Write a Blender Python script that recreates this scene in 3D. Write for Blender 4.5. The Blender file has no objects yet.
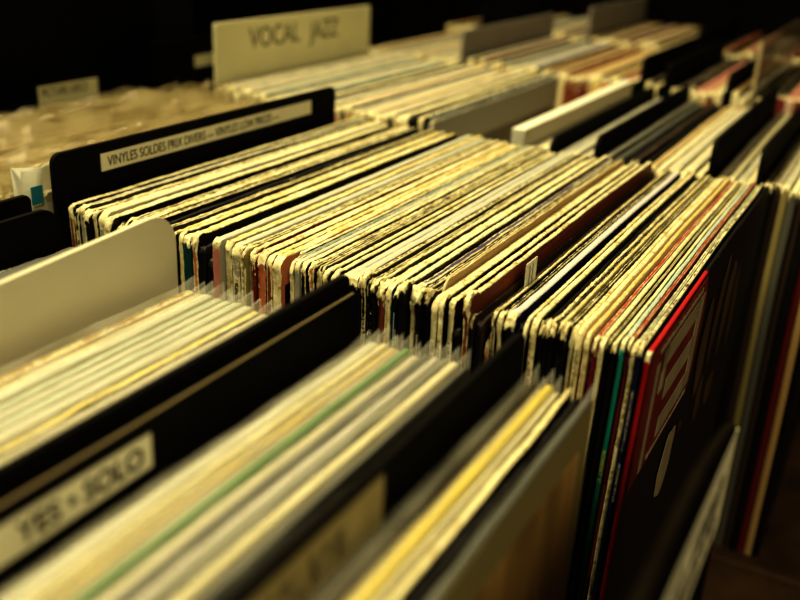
import bpy, math, random
from mathutils import Vector, Matrix, noise
random.seed(7)
C = bpy.context.scene.collection
R = math.radians

# ------------------------------------------------------------------ camera
CAM_P = Vector((-0.3562, -0.0701, 0.4805))
YAW, PITCH, ROLL, FPX = 0.4768, 0.3935, 0.0508, 939.66
def cam_basis():
    cy, sy, cp, sp = math.cos(YAW), math.sin(YAW), math.cos(PITCH), math.sin(PITCH)
    f = Vector((cy*cp, sy*cp, -sp)); r = Vector((sy, -cy, 0)); u = r.cross(f)
    c, s = math.cos(ROLL), math.sin(ROLL)
    return f, c*r+s*u, -s*r+c*u
CF, CR_, CU = cam_basis()
cd = bpy.data.cameras.new('camera'); cam = bpy.data.objects.new('camera', cd); C.objects.link(cam)
m3 = Matrix((CR_, CU, -CF)).transposed()
cam.matrix_world = Matrix.Translation(CAM_P) @ m3.to_4x4()
cd.sensor_width = 36; cd.lens = FPX/800*36; cd.clip_start = 0.01; cd.clip_end = 50
cd.dof.use_dof = True; cd.dof.focus_distance = 0.475; cd.dof.aperture_fstop = 5.6
bpy.context.scene.camera = cam
def y_at(u, x, z=.32):
    """measured photo column -> stack position of an edge in the row starting at x"""
    lo, hi = -1.0, 3.0
    for _ in range(40):
        m = (lo+hi)/2
        d = Vector((x, m, z))-CAM_P
        if 400+FPX*d.dot(CR_)/d.dot(CF) > u: lo = m
        else: hi = m
    return lo

# ------------------------------------------------------------------ colours
PAL = dict(cr=(.72,.62,.36), ww=(.86,.84,.66), cb=(.80,.73,.47), wh=(.50,.49,.38), gw=(.58,.63,.48), bk=(.010,.009,.008), sp=(.014,.012,.010),
    rd=(.40,.018,.018), dr=(.16,.02,.02), tn=(.50,.34,.15), yl=(.66,.50,.16), gy=(.36,.35,.28), gg=(.22,.27,.21),
    nv=(.012,.015,.06), tl=(.02,.26,.20), dt=(.01,.06,.055), br=(.20,.055,.022), dk=(.055,.038,.026), sa=(.55,.19,.09), bl=(.38,.52,.50),
    pu=(.06,.045,.11), ol=(.30,.25,.11), pk=(.58,.42,.30), gn=(.20,.33,.14), yw=(.72,.60,.20), yb=(.70,.58,.13), lv=(.60,.56,.52),
    dg=(.12,.12,.10), pr=(.50,.22,.17), cp=(.62,.56,.40))

# ------------------------------------------------------------------ materials
def newmat(name):
    m = bpy.data.materials.new(name); m.use_nodes = True; n = m.node_tree.nodes; n.clear()
    return m, n, m.node_tree.links
def card_mat(name, rough=.5, bump=.25, scale=420.):
    m, n, l = newmat(name)
    out = n.new('ShaderNodeOutputMaterial'); b = n.new('ShaderNodeBsdfPrincipled'); l.new(b.outputs[0], out.inputs[0])
    a = n.new('ShaderNodeAttribute'); a.attribute_name = 'paint'
    w = n.new('ShaderNodeAttribute'); w.attribute_name = 'wear'
    tc = n.new('ShaderNodeTexCoord'); oi = n.new('ShaderNodeObjectInfo')
    mu = n.new('ShaderNodeMath'); mu.operation = 'MULTIPLY'; mu.inputs[1].default_value = 57.; l.new(oi.outputs['Random'], mu.inputs[0])
    nz = n.new('ShaderNodeTexNoise'); nz.noise_dimensions = '4D'; nz.inputs['Scale'].default_value = scale; nz.inputs['Detail'].default_value = 4
    nz.inputs['Roughness'].default_value = .62
    l.new(tc.outputs['Object'], nz.inputs['Vector']); l.new(mu.outputs[0], nz.inputs['W'])
    nl = n.new('ShaderNodeTexNoise'); nl.noise_dimensions = '4D'; nl.inputs['Scale'].default_value = 60; nl.inputs['Detail'].default_value = 3
    l.new(tc.outputs['Object'], nl.inputs['Vector']); l.new(mu.outputs[0], nl.inputs['W'])
    # value = noise*.65 + low*.35 ; threshold = .5+(.5-wear)*.75
    v1 = n.new('ShaderNodeMath'); v1.operation = 'MULTIPLY'; v1.inputs[1].default_value = .6; l.new(nz.outputs['Fac'], v1.inputs[0])
    v2 = n.new('ShaderNodeMath'); v2.operation = 'MULTIPLY_ADD'; v2.inputs[1].default_value = .4; l.new(nl.outputs['Fac'], v2.inputs[0]); l.new(v1.outputs[0], v2.inputs[2])
    t = n.new('ShaderNodeMath'); t.operation = 'MULTIPLY_ADD'; t.inputs[1].default_value = .75; t.inputs[2].default_value = -.875
    l.new(w.outputs['Fac'], t.inputs[0])
    s = n.new('ShaderNodeMath'); s.operation = 'ADD'; l.new(v2.outputs[0], s.inputs[0]); l.new(t.outputs[0], s.inputs[1])
    k = n.new('ShaderNodeMath'); k.operation = 'MULTIPLY_ADD'; k.use_clamp = True; k.inputs[1].default_value = 22; k.inputs[2].default_value = .5
    l.new(s.outputs[0], k.inputs[0])
    cr = n.new('ShaderNodeValToRGB'); e = cr.color_ramp.elements
    e[0].position = .38; e[0].color = (.30,.23,.085,1); e[1].position = .56; e[1].color = (.78,.72,.44,1)
    x = cr.color_ramp.elements.new(.46); x.color = (.64,.56,.29,1)
    l.new(v2.outputs[0], cr.inputs[0])
    mx = n.new('ShaderNodeMix'); mx.data_type = 'RGBA'; l.new(k.outputs[0], mx.inputs[0]); l.new(a.outputs['Color'], mx.inputs[6]); l.new(cr.outputs[0], mx.inputs[7])
    l.new(mx.outputs[2], b.inputs['Base Color']); b.inputs['Roughness'].default_value = rough
    b.inputs['Specular IOR Level'].default_value = .3
    bp = n.new('ShaderNodeBump'); bp.inputs['Strength'].default_value = bump; bp.inputs['Distance'].default_value = .0008
    l.new(nz.outputs['Fac'], bp.inputs['Height']); l.new(bp.outputs[0], b.inputs['Normal'])
    return m
CARD = card_mat('worn printed card')
def flat(name, col, rough=.5, spec=.3, var=.15, scale=30, stretch=None):
    m, n, l = newmat(name)
    out = n.new('ShaderNodeOutputMaterial'); b = n.new('ShaderNodeBsdfPrincipled'); l.new(b.outputs[0], out.inputs[0])
    tc = n.new('ShaderNodeTexCoord'); mp = n.new('ShaderNodeMapping'); l.new(tc.outputs['Object'], mp.inputs[0])
    if stretch: mp.inputs['Scale'].default_value = stretch
    nz = n.new('ShaderNodeTexNoise'); nz.inputs['Scale'].default_value = scale; nz.inputs['Detail'].default_value = 4; l.new(mp.outputs[0], nz.inputs['Vector'])
    cr = n.new('ShaderNodeValToRGB'); e = cr.color_ramp.elements
    e[0].position = .3; e[0].color = tuple(c*(1-var) for c in col)+(1,); e[1].position = .7; e[1].color = tuple(min(1,c*(1+var)) for c in col)+(1,)
    l.new(nz.outputs['Fac'], cr.inputs[0]); l.new(cr.outputs[0], b.inputs['Base Color'])
    b.inputs['Roughness'].default_value = rough; b.inputs['Specular IOR Level'].default_value = spec
    return m
def plastic_mat(name, tint, fac, rough=.18):
    m, n, l = newmat(name)
    out = n.new('ShaderNodeOutputMaterial'); mx = n.new('ShaderNodeMixShader'); l.new(mx.outputs[0], out.inputs[0])
    tr = n.new('ShaderNodeBsdfTransparent'); b = n.new('ShaderNodeBsdfPrincipled')
    b.inputs['Base Color'].default_value = tint+(1,); b.inputs['Roughness'].default_value = rough; b.inputs['Specular IOR Level'].default_value = .6
    tc = n.new('ShaderNodeTexCoord'); nz = n.new('ShaderNodeTexNoise'); nz.inputs['Scale'].default_value = 45; nz.inputs['Detail'].default_value = 3
    l.new(tc.outputs['Object'], nz.inputs['Vector'])
    k = n.new('ShaderNodeMath'); k.operation = 'MULTIPLY_ADD'; k.inputs[1].default_value = .5; k.inputs[2].default_value = fac-.25; k.use_clamp = True
    l.new(nz.outputs['Fac'], k.inputs[0]); l.new(k.outputs[0], mx.inputs[0]); l.new(tr.outputs[0], mx.inputs[1]); l.new(b.outputs[0], mx.inputs[2])
    bp = n.new('ShaderNodeBump'); bp.inputs['Strength'].default_value = .3; bp.inputs['Distance'].default_value = .002; l.new(nz.outputs['Fac'], bp.inputs['Height']); l.new(bp.outputs[0], b.inputs['Normal'])
    return m
POLY = plastic_mat('clear polythene', (.75,.74,.62), .21)
POLYW = plastic_mat('crumpled clear polythene', (.55,.46,.25), .28, .10)
POLYG = plastic_mat('grey clear polythene', (.42,.43,.38), .38, .3)
BOARD = flat('black divider board', (.006,.005,.004), .75, .12, .3, 60)
BOARDB = flat('dull brown divider board', (.012,.009,.006), .85, .05, .3, 60)
WBOARD = flat('cream divider board', (.62,.58,.42), .45, .4, .05, 15)
WSIGN = flat('cream sign card', (.80,.76,.48), .55, .3, .05, 15)
GSIGN = flat('grey sign card', (.30,.28,.24), .55, .3, .08, 15)
LABELM = flat('label paper', (.70,.67,.50), .6, .3, .06, 40)
LABELD = flat('aged label paper', (.36,.30,.15), .6, .3, .2, 60)
INK = flat('black ink', (.015,.013,.012), .5, .3, .1)
INKG = flat('grey ink', (.17,.15,.10), .5, .3, .1)
INKC = flat('cream ink', (.55,.50,.36), .5, .3, .1)
INKY = flat('yellow green ink', (.50,.55,.12), .5, .3, .1)
INKO = flat('orange ink', (.55,.13,.03), .5, .3, .1)
INKR = flat('dark red ink', (.22,.012,.018), .5, .3, .15)
RACKM = flat('black painted rack', (.012,.010,.009), .5, .3, .3, 20)
RACKB = flat('scuffed brown rack base', (.11,.065,.035), .55, .3, .6, 14)
DARKM = flat('dark cabinet paint', (.006,.005,.005), .6, .2, .3, 8)

# ------------------------------------------------------------------ helpers
def tag(o, label=None, cat=None, group=None, kind=None):
    if label: o['label'] = label
    if cat: o['category'] = cat
    if group: o['group'] = group
    if kind: o['kind'] = kind
    return o
def link(name, me, mat, parent=None):
    o = bpy.data.objects.new(name, me); C.objects.link(o)
    if mat: me.materials.append(mat)
    if parent: o.parent = parent
    return o
def empty(name, loc, rx=0., rz=0.):
    o = bpy.data.objects.new(name, None); C.objects.link(o); o.empty_display_size = .02
    o.location = loc; o.rotation_euler = (rx, 0, rz); return o
def mesh(name, vs, fs, cols=None, wears=None, smooth=True):
    me = bpy.data.meshes.new(name); me.from_pydata(vs, [], fs); me.update()
    if cols:
        me.attributes.new('paint', 'FLOAT_COLOR', 'CORNER'); me.attributes.new('wear', 'FLOAT', 'CORNER')
        i = 0; A = []; W = []
        for c, ws in zip(cols, wears):
            for q in range(len(c)): A.extend((*c[q], 1)); W.append(ws[q])
        me.attributes['paint'].data.foreach_set('color', A); me.attributes['wear'].data.foreach_set('value', W)
    if smooth:
        me.polygons.foreach_set('use_smooth', [len(p.vertices) == 4 for p in me.polygons])
    return me
def box_geo(x0,x1,y0,y1,z0,z1):
    v = [(x,y,z) for x in (x0,x1) for y in (y0,y1) for z in (z0,z1)]
    f = [(0,1,3,2),(4,6,7,5),(0,4,5,1),(2,3,7,6),(0,2,6,4),(1,5,7,3)]
    return v, f
def boxes(name, lst, mat, parent=None, bevel=0):
    vs, fs = [], []
    for b in lst:
        v, f = box_geo(*b); k = len(vs); vs += v; fs += [tuple(i+k for i in q) for q in f]
    o = link(name, mesh(name, vs, fs, smooth=False), mat, parent)
    if bevel:
        md = o.modifiers.new('bevel', 'BEVEL'); md.width = bevel; md.segments = 2
    return o
def prism_xz(name, pts, y0, y1, mat, parent=None, bevel=0):
    n = len(pts); vs = [(x,y0,z) for x,z in pts]+[(x,y1,z) for x,z in pts]
    fs = [tuple(range(n)), tuple(range(2*n-1, n-1, -1))]+[(i, i+n, (i+1)%n+n, (i+1)%n) for i in range(n)]
    o = link(name, mesh(name, vs, fs, smooth=False), mat, parent)
    if bevel:
        md = o.modifiers.new('bevel', 'BEVEL'); md.width = bevel; md.segments = 2; md.limit_method = 'ANGLE'
    return o
def rounded(w, z1, z0=0, r=.012, x0=0):
    pts = [(x0,z0)]
    pts += [(x0+r-r*math.cos(a), z1-r+r*math.sin(a)) for a in [i*math.pi/12 for i in range(7)]]
    pts += [(x0+w-r+r*math.sin(a), z1-r+r*math.cos(a)) for a in [i*math.pi/12 for i in range(7)]]
    pts += [(x0+w,z0)]
    return pts

def outline(w, h, r, nt, ns):
    """path up the near edge, over the top and down the far edge: (x, z, nx, nz, arc)"""
    P = []
    for i in range(ns+1):
        t = 1-(1-i/ns)**1.7
        P.append((0, t*(h-r), -1, 0))
    cs = len(P)
    for i in range(1, 6):
        a = i/6*math.pi/2; P.append((r-r*math.cos(a), h-r+r*math.sin(a), -math.cos(a), math.sin(a)))
    for i in range(nt+1): P.append((r+(w-2*r)*i/nt, h, 0, 1))
    for i in range(1, 6):
        a = i/6*math.pi/2; P.append((w-r+r*math.sin(a), h-r+r*math.cos(a), math.sin(a), math.cos(a)))
    for i in range(7): P.append((w, (h-r)*(1-i/6), 1, 0))
    return P, cs+2
CLOSED = [(-.5,.45,.22),(-.40,.05,.28),(-.15,-.05,-.12),(.15,-.05,-.12),(.40,.05,.28),(.5,.45,.22)]
OPEN = [(-.5,.35,.2),(-.44,0,.2),(-.26,.0,.2),(-.20,.9,-9),(0,3.2,-9),(.20,.9,-9),(.26,0,.2),(.44,0,.2),(.5,.35,.2)]
_seed = [0]
def sleeve_meshes(t, h, w, style, top, tw, spine, sw, face, rough, blob, nt, ns, r, warp=.0005, topx=None, yw=0, shadesp=False):
    """one card jacket: returns (cover mesh, spine mesh)"""
    _seed[0] += 1; sd = _seed[0]*3.17
    P, cs = outline(w, h, r, nt, ns)
    prof = OPEN if style == 'open' else CLOSED
    nr = len(prof); V = []
    for i, (x, z, nx, nz) in enumerate(P):
        dc = math.hypot(x, z-h)                      # distance from near top corner
        dfar = math.hypot(x-w, z-h)
        cb = math.exp(-(dc/.009)**2)
        up = min(1, z/.1)
        wy = warp*up*noise.noise(Vector((x*9, z*7, yw*4)))*2
        flare = 1+(.12*cb*min(blob,2))
        for j, (fy, ins, dw) in enumerate(prof):
            n1 = noise.noise(Vector((x*260+z*260, j*1.3, sd)))+.6*noise.noise(Vector((x*700+z*600, j*2.3, sd+9)))
            rad = rough*n1*(1+2.2*cb+.8*math.exp(-(dfar/.01)**2)) - ins*.001
            low = .0004*noise.noise(Vector((x*35+z*35, 3.1, sd)))*(rough/.00035)
            if nz < .3: low *= .5
            if blob: rad += cb*.0012*blob*(.6+.6*n1)
            y = fy*t*flare+wy
            if abs(fy) < .49: y += t*.10*noise.noise(Vector((x*300+z*280, j*3., sd+4)))
            V.append((x+nx*(rad+low), y, max(0, z+nz*(rad+low)) if i else 0))
    def corner(i, j, kind):
        x, z = P[i][0], P[i][1]; dc = math.hypot(x, z-h); dw = prof[j][2]
        if dw < -1:
            return PAL['bk'] if top not in ('wh','gw') else PAL['gy'], .0
        if kind == 'spine': c, wv = PAL[spine], sw-(.35 if shadesp else 0)
        else:
            c, wv = PAL[top], tw
            if topx and x > topx[0]: c, wv = PAL[topx[1]], topx[2]
            if z < h-.012 and x > w*.5: wv = max(wv-.1, .3)
        if rough <= .0002: dw *= .25
        wv = wv+(dw*(.45 if kind == 'spine' and sw < .35 else 1))+(0 if tw <= .05 else .55)*math.exp(-(dc/.0045)**2)*(1.3 if blob else 1)
        return c, max(0, min(1.3, wv))
    def strips(i0, i1, kind, faces, cols, wears):
        for i in range(i0, i1):
            for j in range(nr-1):
                q = (i*nr+j, (i+1)*nr+j, (i+1)*nr+j+1, i*nr+j+1)
                cw = [corner(i,j,kind), corner(i+1,j,kind), corner(i+1,j+1,kind), corner(i,j+1,kind)]
                if any(prof[a][2] < -1 for a in (j,j+1)) and kind == 'spine': cw = [(PAL[spine], sw)]*4
                faces.append(q); cols.append([c for c,_ in cw]); wears.append([v for _,v in cw])
    n = len(P); F, Co, We = [], [], []
    strips(cs, n-1, 'top', F, Co, We)
    F.append(tuple(i*nr for i in range(n-1,-1,-1))); Co.append([PAL[face]]*n); We.append([.12]*n)
    F.append(tuple(i*nr+nr-1 for i in range(n))); Co.append([PAL[face]]*n); We.append([.12]*n)
    cov = mesh('cover', V, F, Co, We)
    F, Co, We = [], [], []
    strips(0, cs, 'spine', F, Co, We)
    used = (cs+1)*nr
    sp = mesh('spine', V[:used], F, Co, We)
    return cov, sp

def marks(name, length, hgt, mat, parent, origin, axis='z', seed=1, n=None, depth=.00012):
    """tiny worn printed characters too small to read, as short strokes in a line along the spine"""
    rnd = random.Random(seed); vs, fs = [], []; s = 0; cw = hgt*.75
    while s < length:
        if rnd.random() < .18: s += cw; continue
        k = rnd.choice((1,2,3))
        segs = []
        segs.append((s, s+cw*.22, 0, hgt) if k != 2 else (s, s+cw*.7, 0, hgt*.22))
        segs.append((s, s+cw*.7, hgt*.78, hgt) if k != 3 else (s+cw*.5, s+cw*.72, 0, hgt))
        if k == 2: segs.append((s+cw*.3, s+cw*.5, 0, hgt))
        if k == 3: segs.append((s, s+cw*.7, hgt*.4, hgt*.6))
        for a, b, c, d in segs:
            # strokes on the near (x-) face: along -z, height across y
            v, f = box_geo(origin[0]-depth, origin[0]+.0002, origin[1]-hgt/2+c, origin[1]-hgt/2+d, origin[2]-b, origin[2]-a)
            q = len(vs); vs += v; fs += [tuple(i+q for i in g) for g in f]
        s += cw
    return link(name, mesh(name, vs, fs, smooth=False), mat, parent)

def text(name, body, size, mat, parent, loc, rot, sx=1., bold=0., align='LEFT', shear=0):
    cu = bpy.data.curves.new(name, 'FONT'); cu.body = body; cu.size = size; cu.extrude = .00015; cu.offset = bold; cu.align_x = align; cu.shear = shear
    t = bpy.data.objects.new(name, cu); C.objects.link(t)
    dg = bpy.context.evaluated_depsgraph_get(); me = bpy.data.meshes.new_from_object(t.evaluated_get(dg))
    bpy.data.objects.remove(t); me.materials.clear()
    o = link(name, me, mat, parent); o.location = loc; o.rotation_euler = rot; o.scale = (sx,1,1)
    return o

def plastic(parent, w, h, t, mat, seed, over=.006, far=.002, crump=.0012, near=.002, nx=26, name='plastic_cover', depth=.05, fx=1.):
    """thin clear bag: two skins over the top part of the jacket joined along near, top and far seams, corners pulled to points"""
    rows = 5; vs, fs = [], []
    x0, x1 = -near, w+far; H = h+over
    for side in (-1, 1):
        for k in range(rows):
            z = H-(depth if k == 0 else depth*(1-k/(rows-1)))
            for i in range(nx+1):
                x = x0+(x1-x0)*i/nx
                g = .0003 if k == rows-1 else (t/2+.00015)
                nn = noise.noise(Vector((x*40*fx, z*60+side*3, seed)))
                n2 = noise.noise(Vector((x*110*fx, side*5., seed+3)))
                zz = z+(n2*crump*2.2 if k == rows-1 else 0)
                ed = min(x-x0, x1-x)
                if ed < .004: g *= .5
                if k == rows-1 and ed < .002: zz += .002
                vs.append((x, side*(g+abs(nn)*crump*.12), zz))
    W = nx+1
    for s in (0, 1):
        o = s*rows*W
        for k in range(rows-1):
            for i in range(nx):
                a = o+k*W+i; fs.append((a, a+1, a+W+1, a+W) if s == 0 else (a+W, a+W+1, a+1, a))
    o2 = rows*W
    for i in range(nx): a = (rows-1)*W+i; fs.append((a, a+1, o2+a+1, o2+a))
    for k in range(rows-1):
        for c in (0, nx): a = k*W+c; fs.append((a, a+W, o2+a+W, o2+a))
    return link(name, mesh(name, vs, fs), mat, parent)

BASE = .0045
def sleeve(x, y, t, top='cr', tw=.9, spine='bk', sw=.2, face='bk', dz=0, dx=0, style='closed', rough=.00035, blob=0, ztop=.32,
           tilt=0, w=.315, nt=90, ns=34, r=.003, label='', group='', bag=None, topx=None, warp=.0005, rz=0, bagover=.006, crump=.0012, bagdepth=.05):
    h = (ztop+dz-BASE)/math.cos(tilt)
    cov, sp = sleeve_meshes(t, h, w, style, top, tw, spine, sw, face, rough, blob, nt, ns, r, warp, topx, y, x > .3 and y < .06)  # right-end spines show less cream, painting in the light falloff
    e = empty('record_sleeve', (x+dx, y+math.sin(tilt)*h, BASE), tilt, rz)
    tag(e, label, 'record', group)
    c = link('cover', cov, CARD, e); s = link('spine', sp, CARD, e)
    if bag: plastic(e, w, h, t, bag, _seed[0]*1.9, over=bagover, crump=crump, depth=bagdepth)
    return e, s, c, h
ORD = ['next','second','third','fourth','fifth','sixth','seventh','eighth','ninth','tenth','eleventh','twelfth','thirteenth','fourteenth','fifteenth','sixteenth']
CN = dict(cr='cream',cb='pale cream',wh='grey-white',gw='greenish white',bk='black',sp='black-flecked cream',rd='bright red',dr='dark red',tn='tan',yl='straw yellow',
    gy='grey',gg='grey-green',nv='navy',tl='teal',dt='dark teal',br='reddish brown',dk='dark brown',sa='salmon',bl='pale blue',pu='purple',ol='olive',pk='pinkish tan',
    gn='green',yw='pale yellow',yb='bright yellow',lv='pale lavender',dg='dark grey',pr='dusty red',cp='cream', ww='white')
def art(s): return s

# ------------------------------------------------------------------ middle row (in focus)
# u0,u1 = photo columns of the near top corner; landmark name when the sleeve is one
A = [
 (66,71,'cr',.9,'br',.4,'bk',{}), (71,76,'cr',.8,'bk',.45,'bk',dict(style='open')), (76,82,'gy',.35,'gy',.3,'bk',{}), (82,86,'cr',.9,'cr',.8,'bk',{}),
 (86,91,'sp',.35,'bk',.2,'bk',{}), (91,95,'cr',.8,'cr',.6,'bk',{}), (95,104,'cp',.5,'gy',.4,'gy',dict(lm='thick pale grey-cream sleeve',r=.006,rough=.00015)),
 (104,112,'cb',.8,'cr',.6,'bk',dict(r=.006)), (112,122,'bk',.12,'bk',.1,'bk',dict(dz=-.003)), (123,130,'tn',.6,'tn',.5,'bk',dict(style='open',r=.007)),
 (130,137,'cr',.85,'cr',.7,'bk',{}), (137,143,'sp',.55,'bk',.4,'bk',{}), (143,150,'bk',.12,'bk',.1,'bk',dict(dz=-.002)), (150,158,'bk',.05,'bk',.1,'bk',dict(dz=-.004)), (158,163,'dr',.35,'dr',.3,'dr',{}),
 (163,169,'cr',.8,'cr',.7,'bk',dict(style='open')), (169,175,'yl',.6,'cr',.6,'bk',{}), (176,181,'yw',.6,'cr',.6,'bk',dict(r=.005)),
 (181,190,'yl',.65,'dt',.05,'dt',dict(lm='dark teal-spined sleeve')), (190,196,'yl',.6,'sa',.4,'bk',dict(blob=1)),
 (196,205,'bk',.05,'bk',.03,'bk',dict(dz=-.006)), (205,213,'bk',.02,'bk',.02,'bk',dict(dz=-.009)),
 (214,222,'wh',.15,'pr',.25,'gy',dict(lm='wide grey-white sleeve with pink spine',rough=.0002,dz=.001)), (222,230,'yl',.5,'cr',.7,'ol',dict(r=.004)),
 (230,238,'wh',.3,'gy',.5,'gy',dict(letters=INK,r=.005,rough=.0002)), (238,242,'gg',.5,'cr',.6,'bk',dict(blob=1)), (242,248,'cr',.85,'ol',.5,'ol',dict(blob=1,style='open')),
 (248,254,'cr',.8,'ol',.4,'dr',dict(r=.005)), (254,258,'dr',.2,'dr',.3,'dr',dict(lm='thin dark red-topped sleeve')),
 (258,267,'cr',.8,'sa',.3,'dk',dict(r=.005,dz=.0005,tk=.85)), (267,274,'yl',.5,'br',.35,'br',dict(r=.005)), (274,284,'yl',.6,'yl',.65,'sa',dict(lm='salmon-fronted sleeve',r=.006,dz=.002)),
 (284,288,'cr',.8,'bk',.2,'bk',dict(dx=.014,w=.300,dz=.0015)), (289,294,'gg',.25,'cr',.7,'gg',dict(blob=1,r=.006)), (294,299,'wh',.4,'gy',.3,'gy',dict(r=.004,rough=.0002)),
 (299,306,'cb',.8,'bk',.35,'bk',dict(r=.004)), (306,312,'sp',.62,'bk',.25,'bk',dict(blob=1)), (312,317,'sp',.72,'sa',.5,'bk',dict(blob=1,style='open')),
 (317,323,'cr',.8,'yl',.6,'bk',dict(r=.005,style='open')), (323,329,'cr',.85,'ol',.5,'bk',{}), (329,332,'bk',.15,'bk',.1,'bk',dict(dz=-.002)),
 (332,338,'cb',.9,'cr',.7,'bk',dict(r=.006,blob=1)), (338,341,'bk',.1,'bk',.1,'bk',dict(dz=-.002)),
 (341,349,'wh',.15,'bk',.1,'gy',dict(rough=.0002,dz=.001)), (349,358,'wh',.22,'bk',.15,'bk',dict(lm='widest grey-white sleeve',rough=.0003,blob=1)),
 (358,362,'bk',.15,'bk',.1,'bk',dict(rough=.0007)), (362,368,'sp',.6,'bk',.4,'bk',dict(blob=2,letters=INKC)), (368,374,'cr',.72,'bk',.3,'bk',dict(blob=1,style='open')),
 (374,379,'cr',.75,'bk',.2,'bk',dict(blob=2)), (379,386,'cr',.68,'br',.3,'bk',dict(blob=2,rough=.0006)), (386,393,'cr',.8,'tn',.6,'dt',dict(r=.006,lm='green-fronted sleeve with tan spine')),
 (394,400,'sp',.68,'bk',.08,'bk',dict(blob=1.5,letters=INKC,r=.006,edge='bl')), (400,409,'cb',.66,'bk',.05,'bk',dict(blob=1,rough=.0006,dz=.001)),
 (409,418,'pu',.42,'cr',.75,'bk',dict(blob=2.4,r=.005,lm='purple-topped sleeve')), (418,424,'sp',.5,'bk',.12,'bk',dict(blob=2.4,letters=INKC,dz=-.001)),
 (424,428,'sp',.55,'bk',.1,'bk',dict(blob=2)), (428,431,'tn',.55,'tn',.6,'tn',dict(dx=.014,w=.300,r=.008,dz=.001)),
 (431,439,'cr',.72,'cr',.7,'cp',dict(letters=INK,r=.006,rough=.0002,lm='smooth thick cream sleeve')), (440,446,'cr',.85,'cr',.6,'bk',dict(letters=INK,r=.005)),
 (447,454,'cb',.85,'cr',.65,'bk',dict(letters=INK,r=.004)), (454,463,'bk',.05,'bk',.03,'bk',dict(dz=-.012)),
 (464,471,'cr',.85,'br',.4,'br',dict(blob=3,r=.004,dz=.003,rough=.0004,lm='brown-fronted sleeve with torn corner')), (472,476,'dk',.1,'bk',.2,'dk',dict(dz=-.006,blob=.5,r=.004)),
 (477,485,'dk',.05,'bk',.1,'dk',dict(dz=-.007)), (486,492,'rd',.25,'sa',.4,'ol',dict(dz=-.013,dx=.001,r=.008,lm='low orange-red cornered sleeve')),
 (494,498,'yl',.6,'bk',.5,'bk',dict(blob=1.5)), (499,504,'sp',.45,'cr',.5,'bk',dict(blob=1.5)), (505,514,'lv',.25,'bk',.25,'nv',dict(blob=2.2,r=.006,rough=.0002,lm='glossy blue-grey topped sleeve')),
 (515,523,'bk',.05,'bk',.03,'bk',dict(dz=-.006)), (525,530,'yl',.65,'cr',.75,'bk',dict(r=.008)), (531,539,'cb',.85,'cr',.75,'bk',dict(letters=INKR,r=.007,lm='cream sleeve with red-lettered spine')),
 (540,545,'bk',.1,'bk',.1,'bk',dict(blob=2,dz=-.001)), (545,550,'sp',.78,'bk',.15,'bk',dict(rough=.0007,blob=2)), (550,556,'sp',.28,'bk',.1,'bk',dict(blob=1.5)),
 (557,562,'yl',.55,'bk',.1,'ol',dict(blob=1,r=.006)), (562,568,'sp',.42,'bk',.2,'bk',dict(blob=2.2,rough=.0005)),
 (569,575,'cb',.85,'cr',.65,'cr',dict(r=.008,blob=1)), (576,584,'cb',.85,'ol',.6,'cr',dict(r=.008,blob=1,rough=.0004,lm='thick pale cream sleeve with scuffed spine')),
 (586,592,'yl',.4,'tn',.5,'tn',dict(r=.006)), (593,599,'rd',.44,'dr',.3,'rd',dict(lm='red-topped sleeve with dark red spine')), (599,606,'cb',.85,'cr',.65,'bk',dict(r=.005)),
 (607,611,'cb',.72,'bk',.05,'bk',dict(style='open',dz=-.001)), (612,618,'cr',.62,'bk',.05,'bk',dict(blob=1)), (619,625,'bl',.45,'tl',.1,'tl',dict(letters='ROBERT C',ink=INKY,r=.004,lm='teal-spined sleeve')),
 (626,631,'rd',.42,'dr',.15,'dr',dict(letters=INKO,lowletters=True)), (632,638,'gg',.48,'ol',.62,'bk',dict(blob=1.5,rough=.0005)),
 (639,645,'bk',.62,'nv',.12,'nv',dict(letters=INKC,blob=1)), (646,653,'rd',.08,'rd',.06,'bk',dict(topx=(.115,'bk',.28),rough=.0002,r=.003,lm='red-spined end sleeve')),
]
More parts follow.
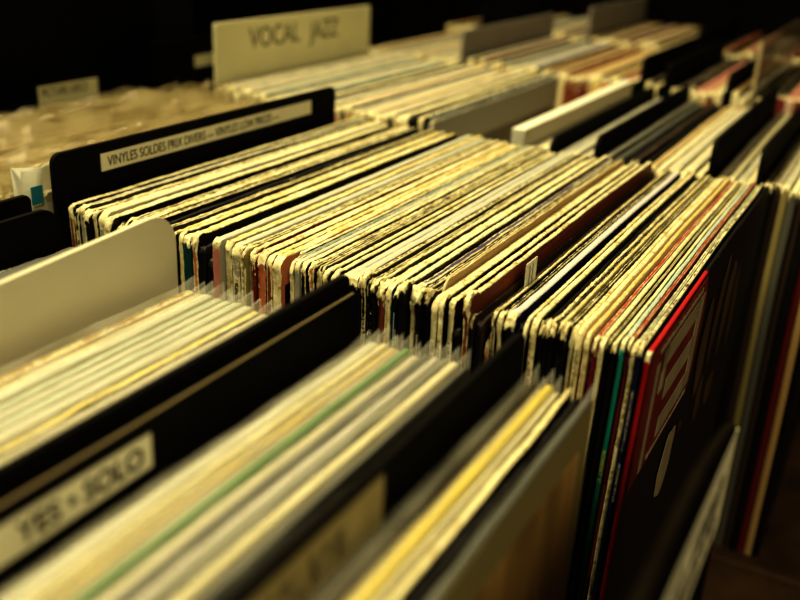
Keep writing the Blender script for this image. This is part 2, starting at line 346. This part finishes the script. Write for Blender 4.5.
# landmark descriptions
RF = {'first white sleeve beside the VOCAL JAZZ sign': 'white sleeve at the VOCAL JAZZ sign', 'cream sleeve left of the grey sign': 'cream sleeve left of the grey sign',
 'white sleeve near the grey sign': 'white sleeve left of the grey sign', 'grey-white sleeve right of the grey sign': 'grey-white sleeve right of the grey sign',
 'tan sleeve behind the grey-fronted gap': 'tan sleeve behind the gap', 'tan sleeve with yellow spine': 'yellow-spined tan sleeve',
 'cream sleeve between two black boards': 'cream sleeve between two black boards', 'cream sleeve against the translucent divider': 'cream sleeve at the translucent divider',
 'pale cream sleeve by the black-edged pair': 'pale cream sleeve by the gap', 'pale cream sleeve in the rightmost bundle': 'pale cream sleeve in the rightmost bundle',
 'cream sleeve between the two right black boards': 'cream sleeve between the black boards', 'cream sleeve at far left of the fourth row': 'far left cream sleeve'}
def labels_for(rows, rowname, side_first):
    """unique labels: own look + ordinal from the nearest landmark"""
    lms = [i for i, r_ in enumerate(rows) if r_[-1].get('lm')]
    out = []
    for i, r_ in enumerate(rows):
        if r_[-1].get('lm'):
            out.append(r_[-1]['lm']+', '+rowname); continue
        j = min(lms, key=lambda k: (abs(k-i), k))
        d = abs(j-i)
        look = '%s-topped sleeve' % CN[r_[2]]
        if CN[r_[2]] != CN[r_[4]] and rowname == 'middle row': look += ' with %s spine' % CN[r_[4]]
        o = 'just' if d == 1 else ORD[d-1]
        lm = rows[j][-1]['lm']
        for cut in (' with ', ' in ', ' beside ', ' by ', ' near ', ' behind ', ' beyond ', ' left of ', ' right of ', ' between ', ' against ', ' of ', ','): lm = lm.split(cut)[0]
        lm = RF.get(rows[j][-1]['lm'], lm)
        lb = '%s, %s %s of the %s' % (look, o, 'left' if i < j else 'right', lm)
        if len((lb+' '+rowname).replace('-', ' ').split()) <= 16: lb += ', '+rowname
        out.append(lb)
    return out
LA = labels_for(A, 'middle row', 'left')
GA = 'worn record sleeves filed in the middle row'
for k, (u0, u1, top, tw, spc, sw, face, o) in enumerate(A):
    ya, yb = y_at(u0, 0), y_at(u1, 0)
    t = (ya-yb)*o.get('tk', .9 if top in ('wh','lv') else .66 if spc in ('bk','dk','dr','nv') else .78); y = (ya+yb)/2
    tilt = R(1.1)*max(0, 1-y/.06) if y < .06 else 0
    rn = random.Random(k)
    e, s, c, h = sleeve(0, y, t, top, tw, spc, sw, face, dz=o.get('dz', 0)+rn.uniform(-.0022,.0010), dx=o.get('dx', 0)+rn.uniform(-.0022,.0022), style=o.get('style','closed'),
        rough=o.get('rough', .00040), blob=o.get('blob', .35), tilt=tilt, w=o.get('w',.315)+rn.uniform(-.0025,.0025), nt=150, ns=60, r=o.get('r', .0035),
        label=LA[k], group=GA, topx=o.get('topx'))
    L = o.get('letters')
    if L:
        hh = t*.42
        if isinstance(L, str):
            text('lettering', L, t*1.05, o['ink'], s, (-.0006, t*.36, h-.052), Matrix(((0,0,-1),(0,-1,0),(-1,0,0))).to_euler(), 1.75, .00004)
        else:
            marks('lettering', .05 if o.get('lowletters') else .03, hh, L, s, (-.0001, 0, h-(.070 if o.get('lowletters') else .020)), seed=k)
            if top == 'bk': marks('lettering', .02, hh, L, s, (-.0001, 0, h-.055), seed=k+90)
    if o.get('edge'):
        boxes('spine_stripe', [(-.0004,.0002,t*.30,t*.48,.15,h-.010)], flat('pale blue edge', PAL['bl']), s)
    if k == len(A)-1: END = (e, c, h, t)
    if o.get('lm') == 'salmon-fronted sleeve':
        boxes('dark_panel', [(.0035,.03,-t/2-.0005,-t/2-.0001,.05,h-.014)], flat('black print', (.01,.009,.008)), e)

# printed front of the end sleeve (faces the empty bin)
e, c, h, t = END
ART_R = flat('dark red print', (.20,.018,.022), .35, .4, .25, 60)
ART_C = flat('grey cream print', (.42,.36,.24), .4, .4, .2, 50)
ART_B = flat('dim brown photograph print', (.085,.052,.028), .4, .4, .8, 22, (1,1,.35))
yf = -t/2-.0006
pr = empty('cover_print', (0,0,0)); pr.parent = e
def fr(lst, name, mat, d): return prism_xz(name, lst, yf-d, yf-d+.0002, mat, pr)
fr([(.0012,.245),(.0012,.3125),(.112,.3125),(.121,.300),(.124,.28),(.122,.262),(.117,.247),(.06,.246)], 'red_panel', ART_R, 0)
cream = []
def st(x0,x1,z0,z1,rr=.004): return (x0,x1,yf-.0005,yf-.0002,z0,z1)
boxes('emblem', [st(.028,.100,.2945,.3045), st(.043,.100,.2735,.2845), st(.043,.100,.2535,.2640), st(.098,.111,.2535,.3045), st(.016,.0215,.248,.302), st(.028,.036,.283,.3045)], ART_C, pr, .0001)
def frtext(body, size, x, z, mat): return text('lettering', body, size, mat, pr, (x, yf-.0004, z), (math.pi/2, 0, 0))
marks_v = []
rn = random.Random(5)
ms = []
for i in range(26):
    x = .030+i*.0031
    ms.append((x, x+.0018*rn.uniform(.5,1), yf-.0005, yf-.0002, .2480, .2480+rn.choice((.0016,.0022,.0022))))
for i in range(24):
    x = .018+i*.0036
    ms.append((x, x+.002*rn.uniform(.5,1), yf-.0005, yf-.0002, .3072, .3072+rn.choice((.002,.0028))))
boxes('small_print', ms[:26], ART_C, pr); boxes('small_print', ms[26:], ART_C, pr)
def blobpoly(cx, cz, rx, rz_, seed, n=22, rot=0):
    pts = []
    for i in range(n):
        a = -i/n*2*math.pi; k = 1+.35*noise.noise(Vector((math.cos(a)*1.3, math.sin(a)*1.3, seed)))
        px, pz = rx*k*math.cos(a), rz_*k*math.sin(a)
        pts.append((cx+px*math.cos(rot)-pz*math.sin(rot), cz+px*math.sin(rot)+pz*math.cos(rot)))
    return pts
for i, (cx, cz, rx, rz_, ro) in enumerate([(.150,.255,.012,.028,.1),(.180,.27,.009,.033,-.1),(.215,.262,.013,.030,.0),(.245,.25,.010,.028,.2),(.172,.215,.010,.015,.3),(.21,.205,.015,.012,0)]):
    fr(blobpoly(cx, cz, rx, rz_, i*3.3, rot=ro), 'printed_figure', ART_B, .0001)
fr(blobpoly(.090,.212,.014,.021,4.4,rot=-.45), 'pale_printed_shape', ART_C, .0001)
fr(blobpoly(.120,.222,.006,.004,7.4,rot=-.35), 'pale_printed_shape', ART_B, .0001)

# small price tag sticking up between sleeves
yt = y_at(492.9, 0)
tg = empty('price_tag', (.038, yt, .300)); tag(tg, 'small cream paper tag standing up behind the low orange-red cornered sleeve', 'tag')
boxes('paper', [(0,.014,-.0002,.0002,0,.030)], LABELM, tg)
boxes('printed_lines', [(.004,.0048,-.0004,-.0001,.012,.028),(.008,.0088,-.0004,-.0001,.012,.028)], INKG, tg)

# ------------------------------------------------------------------ dividers
def divider(x0, w, y, ztop, mat, label, th=.002, r=.012, z0=BASE, group='divider boards in the record racks'):
    e = empty('divider_board', (x0, y, z0)); tag(e, label, 'divider', group)
    prism_xz('board', rounded(w, ztop-z0, 0, r), -th/2, th/2, mat, e, .0005)
    return e
def card(e, x0, x1, z0, z1, th, mat, body=None, size=.006, ink=INK, tx=.004, tz=.002, sx=1., bold=0., z_off=BASE, name='label_card'):
    c = prism_xz(name, [(x0,z0-z_off),(x0,z1-z_off),(x1,z1-z_off),(x1,z0-z_off)], -th/2-.0006, -th/2-.0002, mat, e)
    if body: text('lettering', body, size, ink, c, (x0+tx, -th/2-.0007, z0-z_off+tz), (math.pi/2,0,0), sx, bold)
    return c
e = divider(0, .292, .334, .3475, BOARD, 'black divider board with long white VINYLES SOLDES label strip', .003, .006)
card(e, .035, .256, .3310, .3415, .003, LABELM, 'VINYLES SOLDES PRIX DIVERS --- VINYLES LOW PRICES ---', .0084, INK, .005, .0024, .80)
e = empty('divider_board', (-.36, .208, BASE)); tag(e, 'plain cream divider board with rounded corner in the front row', 'divider', 'divider boards in the record racks')
pts = rounded(.315, .352-BASE, 0, .016)
prism_xz('board', [(x, z-(.055*(.315-x) if z > .1 else 0)) for x, z in pts], -.0015, .0015, WBOARD, e, .0005)
e = divider(-.36, .315, .281, .340, BOARD, 'black rounded divider board just behind the dark glossy sleeve', .003, .012)
e = divider(-.36, .315, .3005, .342, BOARD, 'short black divider board at the far left of the front row', .003, .004)
e = divider(-.36, .315, .1155, .3415, BOARD, 'black divider board labelled YES and SOLO in the front row', .003, .004)
prism_xz('front_sheet', rounded(.315, .3345-BASE, 0, .004), -.0058, -.0022, BOARD, e, .0003)
boxes('lit_edge', [(.004,.311,-.0056,-.0048,.3345-BASE,.3350-BASE)], flat('lit board edge', (.22,.17,.085), .6), e)  # tan strip paints the lit top edge of the black sheet
card(e, .09, .190, .3178, .3298, .0116, LABELM, 'YES \u2022 SOLO', .0098, INK, .049, .0028, .95, .0002)
e = divider(-.36, .315, .037, .3365, BOARD, 'black divider board with brownish label right of the green-topped sleeve', .003, .008)
c = card(e, .06, .203, .3160, .3340, .003, LABELD)
marks_b = []
rn = random.Random(3)
for i in range(16):
    x = .085+i*.0062
    marks_b.append((x, x+.0008, -.0024, -.0020, .3205-BASE, .3295-BASE)); marks_b.append((x, x+.0035, -.0024, -.0020, rn.choice((.3205,.325,.3288))-BASE, .3300-BASE if False else rn.choice((.3215,.326,.3298))-BASE))
marks_b = [(a,b,c0,d,min(z0,z1),max(z0,z1)+.0006) for a,b,c0,d,z0,z1 in marks_b]
boxes('lettering', marks_b, INKG, c)
e = empty('divider_board', (-.36, -.043, BASE)); tag(e, 'dull brown divider board with long white label in the empty right bin', 'divider', 'divider boards in the record racks')
hb = .343-BASE
prism_xz('board', [(0,0),(0,hb-.01),(.01,hb),(.215,hb),(.245,hb-.002),(.27,hb-.007),(.295,hb-.014),(.309,hb-.020),(.314,hb-.026),(.315,0)], -.0015, .0015, BOARDB, e, .0004)
c = card(e, .12, .311, .2820, .3210, .003, flat('bright label paper', (.88,.84,.62), .6, .3, .05, 40))
ms = []
rn = random.Random(11)
for z, hh, st_, n1 in [(.3035,.0095,.0092,16),(.2915,.0050,.0052,28)]:
    for i in range(n1):
        if rn.random() < .12: continue
        x = .148+i*st_; a, b = z-BASE, z+hh-BASE; wd = st_*.62; th_ = st_*.24
        k = rn.choice((0,1,2,3))
        ms.append((x, x+th_, -.0025, -.0021, a, b))
        if k in (0,1): ms.append((x, x+wd, -.0025, -.0021, b-th_, b))
        if k in (1,2): ms.append((x, x+wd, -.0025, -.0021, a, a+th_))
        if k in (0,3): ms.append((x, x+wd, -.0025, -.0021, (a+b)/2, (a+b)/2+th_)); ms.append((x+wd-th_, x+wd, -.0025, -.0021, (a+b)/2, b))
boxes('lettering', ms, INK, c)

# ------------------------------------------------------------------ front row
XB = -.36
B = [
 (70,92,'dg',.12,'bk',.0,'bk',dict(dz=.003,rough=.0005,lm='dark glossy sleeve',nobag=1)), (94,99,'ww',.0,'wh',.1,'bk',dict(dz=.003,nobag=1)),
 (178,185,'ol',.2,'gy',.1,'dk',dict(dz=-.014)), (186,192,'dk',.15,'tn',.1,'dk',dict(dz=-.010)), (193,203,'tn',.5,'tn',.2,'tn',dict(lm='tan-topped sleeve in front of the cream board')), (204,210,'cr',.4,'cr',.2,'tn',{}),  # dark brown sleeve before the tan one paints the shaded gap
 (211,222,'wh',.1,'wh',.1,'wh',{}), (223,231,'gw',.1,'wh',.1,'wh',{}), (232,240,'wh',.15,'wh',.1,'gy',{}), (241,250,'gw',.1,'wh',.1,'wh',dict(lm='broad greenish white bagged sleeve')),
 (251,261,'wh',.1,'wh',.1,'wh',{}), (262,268,'yw',.4,'yl',.1,'bk',dict(lm='yellow and black edged sleeve',rough=.0007)), (269,282,'cp',.3,'cr',.1,'cr',{}), (283,288,'pk',.2,'pk',.1,'pk',{}),
 (289,299,'cp',.1,'cr',.1,'cr',{}), (300,309,'gw',.2,'wh',.1,'wh',{}), (310,318,'cp',.3,'cr',.1,'bk',{}),
 (363,367,'gy',.2,'gy',.1,'gy',dict(dz=-.007)), (369,376,'cp',.2,'cr',.1,'gy',dict(dz=-.004)), (377,389,'wh',.2,'cr',.1,'cr',dict(lm='broad bright white bagged sleeve')), (390,396,'cb',.4,'cr',.1,'cr',{}),
 (397,402,'yw',.1,'yl',.1,'yl',{}), (403,409,'pk',.2,'pk',.1,'pk',{}), (410,418,'gn',.02,'gn',.0,'gn',dict(lm='green-topped sleeve')), (419,429,'cp',.1,'cr',.1,'gy',{}),
 (430,438,'dg',.1,'gy',.1,'dg',{}), (440,448,'lv',.1,'wh',.1,'wh',{}), (449,454,'gy',.1,'gy',.1,'dg',{}), (456,466,'cb',.3,'cr',.1,'cr',dict(lm='thick cream sleeve beside the second black board')), (470,476,'dg',.1,'gy',.1,'dg',{}),
 (530,536,'gy',.2,'gy',.1,'dk',{}), (537,543,'dk',.3,'br',.1,'dk',{}), (544,550,'yw',.1,'yl',.1,'yl',{}), (551,559,'yb',.02,'yl',.1,'yb',dict(lm='bright yellow-topped sleeve',dz=.002)), (560,566,'cb',.3,'cr',.1,'cr',{}),
 (567,575,'cr',.7,'cr',.1,'bk',dict(rough=.0009,nobag=1)), (577,584,'bk',.1,'bk',.1,'bk',dict(rough=.0012,nobag=1,dz=-.003)), (591,599,'dg',.05,'dk',.1,'ol',dict(lm='brown-fronted bagged end sleeve',big=1)),
]
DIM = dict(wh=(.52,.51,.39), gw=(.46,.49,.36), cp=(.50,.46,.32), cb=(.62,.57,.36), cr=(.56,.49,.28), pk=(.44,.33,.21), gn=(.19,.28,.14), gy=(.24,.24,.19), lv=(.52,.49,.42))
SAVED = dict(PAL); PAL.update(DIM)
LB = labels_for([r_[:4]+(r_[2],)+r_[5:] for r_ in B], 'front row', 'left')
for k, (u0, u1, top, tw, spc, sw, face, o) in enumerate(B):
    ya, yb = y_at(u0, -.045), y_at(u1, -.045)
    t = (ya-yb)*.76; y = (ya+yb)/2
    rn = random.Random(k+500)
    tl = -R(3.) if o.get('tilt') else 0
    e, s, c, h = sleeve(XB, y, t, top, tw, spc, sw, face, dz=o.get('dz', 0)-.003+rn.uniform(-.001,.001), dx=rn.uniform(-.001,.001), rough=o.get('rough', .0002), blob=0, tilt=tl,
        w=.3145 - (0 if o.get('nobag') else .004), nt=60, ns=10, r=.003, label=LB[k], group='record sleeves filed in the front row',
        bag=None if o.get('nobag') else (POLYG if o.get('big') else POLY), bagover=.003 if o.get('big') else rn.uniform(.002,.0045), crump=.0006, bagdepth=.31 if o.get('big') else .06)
    if o.get('big'):
        PIC = flat('brown landscape print', (.40,.25,.09), .4, .3, .9, 9, (3,1,.6))
        prism_xz('cover_picture', [(.012,.03),(.012,.296),(.298,.296),(.298,.03)], -t/2-.0004, -t/2-.0002, PIC, e)

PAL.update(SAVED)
# ------------------------------------------------------------------ left bay of the middle row: crumpled bags
random.seed(21)
ys = .342; k = 0
cols = ['tn','ol','cr','ol','cp','dk','tn','cr','ol','yl','tn','dk','cp']
NS = []
while ys < .572:
    t = random.uniform(.006,.010)
    NS.append((ys+t/2, t)); ys += t+.0012
for k, (y, t) in enumerate(NS):
    top = cols[k % len(cols)]
    if k == 0: top = 'gw'
    lab = ('%s sleeve in crumpled clear plastic, %s behind the black VINYLES SOLDES board' % (CN[top], 'just' if k == 0 else ORD[k])) if k < 14 else \
          ('%s sleeve in crumpled clear plastic, %s in front of the PICTURE DISCS tag' % (CN[top], ORD[min(15, len(NS)-1-k)] if len(NS)-1-k else 'directly'))
    e, s, c, h = sleeve(0, y, t*.5, top, .45, 'tn', .4, 'ol', dz=random.uniform(-.014,-.003)+(.007 if k == 0 else -.005 if k > len(NS)-6 else 0), dx=random.uniform(-.002,.010), nt=50, ns=16, r=.003, blob=0, w=.300, rough=.0004,
        label=lab, group='plastic-bagged sleeves in the left bay of the middle row', rz=random.uniform(-.002,.002))
    plastic(e, .300, h, t*.55, POLYW if k else plastic_mat('clouded polythene', (.62,.62,.50), .5, .15), k*2.3+1, over=(random.uniform(.005,.015) if k <= len(NS)-6 else .003) if k else .338-.0045-h, far=.008, crump=.0030, near=random.uniform(.004,.010) if k else .020, nx=46, depth=.10, fx=.3)
    if k == 0:
        boxes('price_sticker', [(-.012,-.004,-t/2-.0016,-t/2-.0012,.3150,.3255)], flat('blue sticker', (.03,.22,.30), .4), e)
e = divider(0, .315, .584, .312, BOARD, 'black divider board carrying the PICTURE DISCS tag, behind crumpled bags', .002, .006)
c = card(e, .213, .282, .3060, .3260, .002, WSIGN, 'PICTURE DISCS', .0105, INK, .003, .0105, .74, name='index_tag')

# ------------------------------------------------------------------ second row behind
XC = .345
e = divider(XC, .315, .572, .352, BOARD, 'black divider board with small white and tan tabs behind VOCAL JAZZ sign', .003, .003)
prism_xz('white_tab', [(.058,.318),(.058,.330),(.090,.330),(.090,.318)], -.0022, -.0018, WSIGN, e)
prism_xz('tan_tab', [(.165,.338),(.165,.352),(.215,.352),(.215,.338)], -.0022, -.0018, flat('tan tab paper', (.50,.33,.18), .6), e)
e = divider(XC+.012, .288, .507, .375, WSIGN, 'tall cream sign card reading VOCAL JAZZ behind the middle row', .003, .003)
text('lettering', 'VOCAL', .028, INKG, e, (.052, -.0018, .3475-BASE), (math.pi/2, 0, 0), .95, .0000)
text('lettering', 'JAZZ', .028, INKG, e, (.160, -.0018, .3465-BASE), (math.pi/2, 0, 0), .90, .0000)
e = divider(XC, .315, .165, .321, BOARD, 'black divider board just right of the thick white-topped slab', .0035, .01)
tag(e, 'black divider board just right of the thick white-topped sleeve', 'divider')
divider(XC, .315, .129, .327, BOARD, 'black divider board left of the two dark sleeves in the second row', .0035, .01)
divider(XC, .315, .0425, .337, BOARD, 'black divider board between two cream bundles, second row', .0035, .01)
divider(XC, .315, .0085, .336, BOARD, 'rightmost black divider board of the second row', .0035, .01)
def run(y0, y1, n, cols, spines):
    out = []; dy = (y0-y1)/n
    for i in range(n): out.append((y0-dy*i, y0-dy*(i+1), cols[i % len(cols)], .35, spines[i % len(spines)], .4, 'gy' if cols[i % len(cols)] in ('wh','gw') else 'bk', {}))
    return out
Cc = run(.500,.400,14,['wh','cp','wh','cb','lv','wh','cp','bl','wh','cb','wh','cp','bl','cb'],['ol','cr','bk','wh','tn','bk','ol'])
Cc[0][-1]['lm'] = 'first white sleeve beside the VOCAL JAZZ sign'
Cc[7][-1]['lm'] = 'pale blue-topped sleeve'
Cc += run(.400,.300,14,['wh','cb','wh','cp','wh','cb','pk','wh','cp','cr','pk','wh','cp','cb'],['cr','bk','ol','wh','pr','bk','tn'])
Cc[20][-1]['lm'] = 'pinkish tan-topped sleeve'
Cc[27][-1]['lm'] = 'pale cream sleeve by the black-edged pair'
Cc += [(.300,.293,'cb',.7,'cr',.6,'bk',{}), (.292,.287,'bk',.05,'bk',.1,'bk',{}), (.286,.281,'cb',.6,'cr',.6,'bk',{}), (.280,.276,'bk',.05,'bk',.1,'bk',{}),
       (.274,.270,'gy',.2,'gy',.1,'gy',dict(lm='grey-fronted bagged sleeve',bag=1)),
       (.1995,.187,'ww',.0,'wh',.1,'cp',dict(lm='thick white-topped sleeve',rough=.00005,dz=.004,r=.001))]
Cc += run(.1855,.168,3,['gy','cp','gy'],['wh','gy','wh'])
Cc += [(.160,.153,'gy',.2,'gy',.2,'gy',dict(lm='grey bagged sleeve beyond the first black board')), (.152,.144,'wh',.2,'gy',.2,'gy',{}), (.143,.136,'cp',.2,'wh',.2,'gy',{}),
       (.125,.119,'gy',.15,'gy',.2,'dg',{}), (.119,.113,'dg',.1,'gy',.2,'bk',{}), (.112,.105,'bk',.05,'bk',.1,'dk',dict(lm='dark brown-fronted sleeve')), (.103,.098,'dk',.1,'bk',.1,'bk',{}), (.096,.090,'bk',.05,'bk',.1,'bk',{})]
q = run(.088,.048,7,['tn','cb','cp','wh','cb','cp','cb'],['dk','tn','br','cr','sa','br','cr']); q[3][-1]['lm'] = 'bright white-topped sleeve in the bright bundle'; Cc += q
q = run(.038,.012,4,['cp','cb','wh','cr'],['dk','ol','tn','cr']); q[1][-1]['lm'] = 'cream sleeve between the two right black boards'; Cc += q
q = run(.004,-.048,9,['dk','cp','wh','cb','cp','dg','dr','tn','bk'],['bk','dk','ol','dg','dk','bk','dr','tn','bk']); q[3][-1]['lm'] = 'pale cream sleeve in the rightmost bundle'; Cc += q  # spines in darker colours where the right end falls into shadow
LC = labels_for(Cc, 'second row', 'left')
random.seed(5)
for k, (ya, yb, top, tw, spc, sw, face, o) in enumerate(Cc):
    t = (ya-yb)*.9; y = (ya+yb)/2
    e, s, c, h = sleeve(XC, y, t, top, tw, spc, sw, face, dz=o.get('dz', random.uniform(-.004,.001)-(.008 if y < .19 else 0)), dx=random.uniform(-.001,.005), rough=o.get('rough',.0004), blob=0, nt=30, ns=12, r=o.get('r',.004),
        label=LC[k], group='record sleeves filed in the second row', w=.312)
    if o.get('bag'):
        plastic(e, .312, h, t, POLYG, 77, over=.006, depth=.30)
        prism_xz('cover_picture', [(.02,.02),(.02,.285),(.295,.285),(.295,.02)], -t/2-.0004, -t/2-.0002, flat('murky grey print', (.14,.13,.10), .4, .3, .5, 14), e)

# ------------------------------------------------------------------ third and fourth rows
XD = .69
divider(XD, .315, .405, .352, GSIGN, 'wide pale grey sign card in the third row', .003, .003)
divider(XD, .315, .187, .345, BOARD, 'black divider board right of the red and yellow spines, third row', .004, .01)
divider(XD, .315, .160, .340, BOARD, 'second black divider board from the left, third row', .004, .01)
divider(XD, .315, .095, .338, BOARD, 'black divider board right of the dusty red sleeve, third row', .004, .01)
CLR = plastic_mat('tinted clear acrylic', (.30,.24,.16), .5, .2)
e = divider(XD, .315, .070, .374, CLR, 'tall translucent divider with pale edge at upper right', .003, .003)
boxes('pale_edge', [(-.0015,.0005,-.0015,.0015,0,.3695)], flat('pale acrylic edge', (.45,.38,.22), .4), e)
D = run(.545,.412,16,['cr','cp','wh','tn','cp','wh'],['cr','ol','cr','tn','bk','cr'])
D[4][-1]['lm'] = 'cream sleeve left of the grey sign'; D[12][-1]['lm'] = 'white sleeve near the grey sign'
q = run(.398,.330,9,['cp','tn','pk','cp','tn','gy','wh','gy','lv'],['cr','ol','tn']); q[6][-1]['lm'] = 'grey-white sleeve right of the grey sign'; D += q
q = run(.328,.196,15,['gy','lv','dk','tn','pk','tn','br','tn','tn','cr','tn','ol','tn','pr','cr'],['ol','tn','ol','dk','tn','cr','br','br','dr','tn','yl','sa','yl','rd','ol']); q[3][-1]['lm'] = 'tan sleeve behind the grey-fronted gap'; q[10][-1]['lm'] = 'tan sleeve with yellow spine'; D += q
D += [(.182,.176,'cp',.3,'cr',.4,'bk',{}), (.175,.168,'cr',.3,'ol',.4,'bk',dict(lm='cream sleeve between two black boards'))]
q = run(.154,.100,7,['bk','dk','bk','pr','pr','tn','cp'],['cr','bk','ol','cr','tn','br','cr']); q[4][-1]['lm'] = 'dusty red-topped sleeve'; D += q
q = run(.090,.075,2,['tn','cp'],['cr','tn']); q[1][-1]['lm'] = 'cream sleeve against the translucent divider'; D += q
q = run(.066,-.03,10,['bk','dk','bk','pr','pr','tn','cp','pr','dk','bk'],['br','tn','dr','pk']); q[3][-1]['lm'] = 'faded red sleeve right of the translucent divider'; D += q
LD = labels_for(D, 'third row', 'left')
random.seed(8)
for k, (ya, yb, top, tw, spc, sw, face, o) in enumerate(D):
    t = (ya-yb)*.9; y = (ya+yb)/2
    sleeve(XD, y, t, top, tw*.6, spc, sw*.6, face, dz=random.uniform(-.006,.001), dx=random.uniform(-.001,.006), rough=.0004, blob=0, nt=16, ns=6, r=.004,
        label=LD[k], group='record sleeves filed in the third row', w=.310)
XE = 1.035
divider(XE, .315, .36, .362, GSIGN, 'pale pinkish grey sign card near the top of the fourth row', .003, .003)
divider(XE, .315, .20, .345, BOARD, 'black divider board in the fourth row', .004, .01)
divider(XE, .315, .53, .350, BOARD, 'black divider board left of the sign card, fourth row', .004, .01)
EE = run(.592,.535,6,['tn','cp','dk','cr','bk'],['tn','ol','cr']); EE[3][-1]['lm'] = 'cream sleeve at far left of the fourth row'
q = run(.525,.37,16,['gy','cp','tn','wh','dk','tn'],['tn','ol','cr']); q[3][-1]['lm'] = 'grey-white sleeve, far back row'; q[11][-1]['lm'] = 'tan-topped sleeve, far back row'; EE += q
q = run(.355,.21,15,['tn','gy','tn','dk','cr','pk','br'],['br','ol','cr']); q[4][-1]['lm'] = 'pale sleeve right of the pinkish sign'; q[11][-1]['lm'] = 'weathered cream sleeve, far back row'; EE += q
q = run(.19,-.02,20,['bk','dk','br','bk','tn','pr','dk','gy'],['br','bk','dk']); q[5][-1]['lm'] = 'dusty red sleeve, far back row'; q[14][-1]['lm'] = 'dark far-right sleeve of the fourth row'; EE += q
LE = labels_for(EE, 'fourth row', 'left')
for k, (ya, yb, top, tw, spc, sw, face, o) in enumerate(EE):
    t = (ya-yb)*.9; y = (ya+yb)/2
    sleeve(XE, y, t, top, tw*.5, spc, sw*.5, face, dz=random.uniform(-.008,.001), dx=random.uniform(-.001,.006), rough=.0003, blob=0, nt=8, ns=4, r=.004,
        label=LE[k], group='record sleeves filed in the fourth row', w=.310)

# ------------------------------------------------------------------ rack
rk = empty('record_rack', (.5, .3, -.75)); tag(rk, 'long black record rack with open bins holding every row of sleeves', 'rack')
def rb(name, b, mat, bevel=.001):
    x0,x1,y0,y1,z0,z1 = b
    return boxes(name, [(x0-.5,x1-.5,y0-.3,y1-.3,z0+.75,z1+.75)], mat, rk, bevel)
rb('bin_floor', (-.40,1.40,-.45,.605,-.018,BASE-.0005), RACKB)
for x in (-.030,.3275,.6725,1.0175,1.36): rb('partition', (x-.004,x+.004,-.45,.605,BASE,.010), RACKB)
rb('front_panel', (-.408,-.400,-.45,.605,-.018,.17), RACKM)
rb('side_panel', (-.40,1.40,.597,.605,-.018,.20), RACKM)
rb('side_panel', (-.40,1.40,-.46,-.45,-.018,.20), RACKM)
rb('pedestal', (-.35,1.35,-.40,.58,-.75,-.018), RACKM)

# black storage unit standing on the rack at upper left
cb = empty('storage_cabinet', (.20,.72,-.75)); tag(cb, 'tall black cabinet filling the dark upper left behind the crumpled bags', 'cabinet')
boxes('body', [(-.50,.205,-.10,.10,0,1.75)], DARKM, cb, .004)
boxes('side_trim', [(.206,.30,-.07,.09,0,1.70)], flat('dull grey trim', (.02,.019,.017), .5), cb, .001)
# dim crates and cards behind the sign
def far_box(name, label, cat, x0,x1,y0,y1,z0,z1, mat, part='body', extra=None):
    e = empty(name, ((x0+x1)/2,(y0+y1)/2,z0)); tag(e, label, cat)
    boxes(part, [(x0-(x0+x1)/2, x1-(x0+x1)/2, y0-(y0+y1)/2, y1-(y0+y1)/2, 0, z1-z0)], mat, e, .002)
    return e
# ------------------------------------------------------------------ room
def struct(name, b, mat):
    o = boxes(name, [b], mat); o['kind'] = 'structure'; return o
struct('floor', (-2,4.5,-2.5,4,-.80,-.75), flat('dark worn floor', (.05,.035,.025), .6))
WM = flat('dark brown wall', (.030,.021,.015), .8, .2, .4, 3)
struct('wall_back', (4.5,4.6,-2.5,4,-.75,2.2), WM)
struct('wall_left', (-2,4.5,4,4.1,-.75,2.2), WM)
struct('wall_right', (-2,4.5,-2.6,-2.5,-.75,2.2), WM)
struct('wall_front', (-2.1,-2,-2.5,4,-.75,2.2), WM)
struct('ceiling', (-2,4.5,-2.5,4,2.2,2.25), WM)

# ------------------------------------------------------------------ light
def area(name, loc, target, size, power, col):
    l = bpy.data.lights.new(name, 'AREA'); l.size = size; l.energy = power; l.color = col
    o = bpy.data.objects.new(name, l); C.objects.link(o); o.location = loc
    o.rotation_euler = (Vector(target)-Vector(loc)).to_track_quat('-Z', 'Y').to_euler(); return o
area('lamp_overhead', (-.15,.75,1.75), (.1,.15,.3), .45, 32, (1,.88,.53))
area('lamp_rear', (1.2,.9,2.0), (.6,.3,.3), .7, 13, (1,.84,.50))
area('fill_front', (-1.0,-.7,1.3), (0,.1,.25), .5, 11, (1,.87,.55))  # added fill from the camera side to brighten spines and right-facing covers
w = bpy.data.worlds.new('world'); w.use_nodes = True; w.node_tree.nodes['Background'].inputs[0].default_value = (1,.85,.6,1); w.node_tree.nodes['Background'].inputs[1].default_value = .02
bpy.context.scene.world = w
vs = bpy.context.scene.view_settings; vs.view_transform = 'Standard'; vs.look = 'High Contrast'; vs.exposure = 0
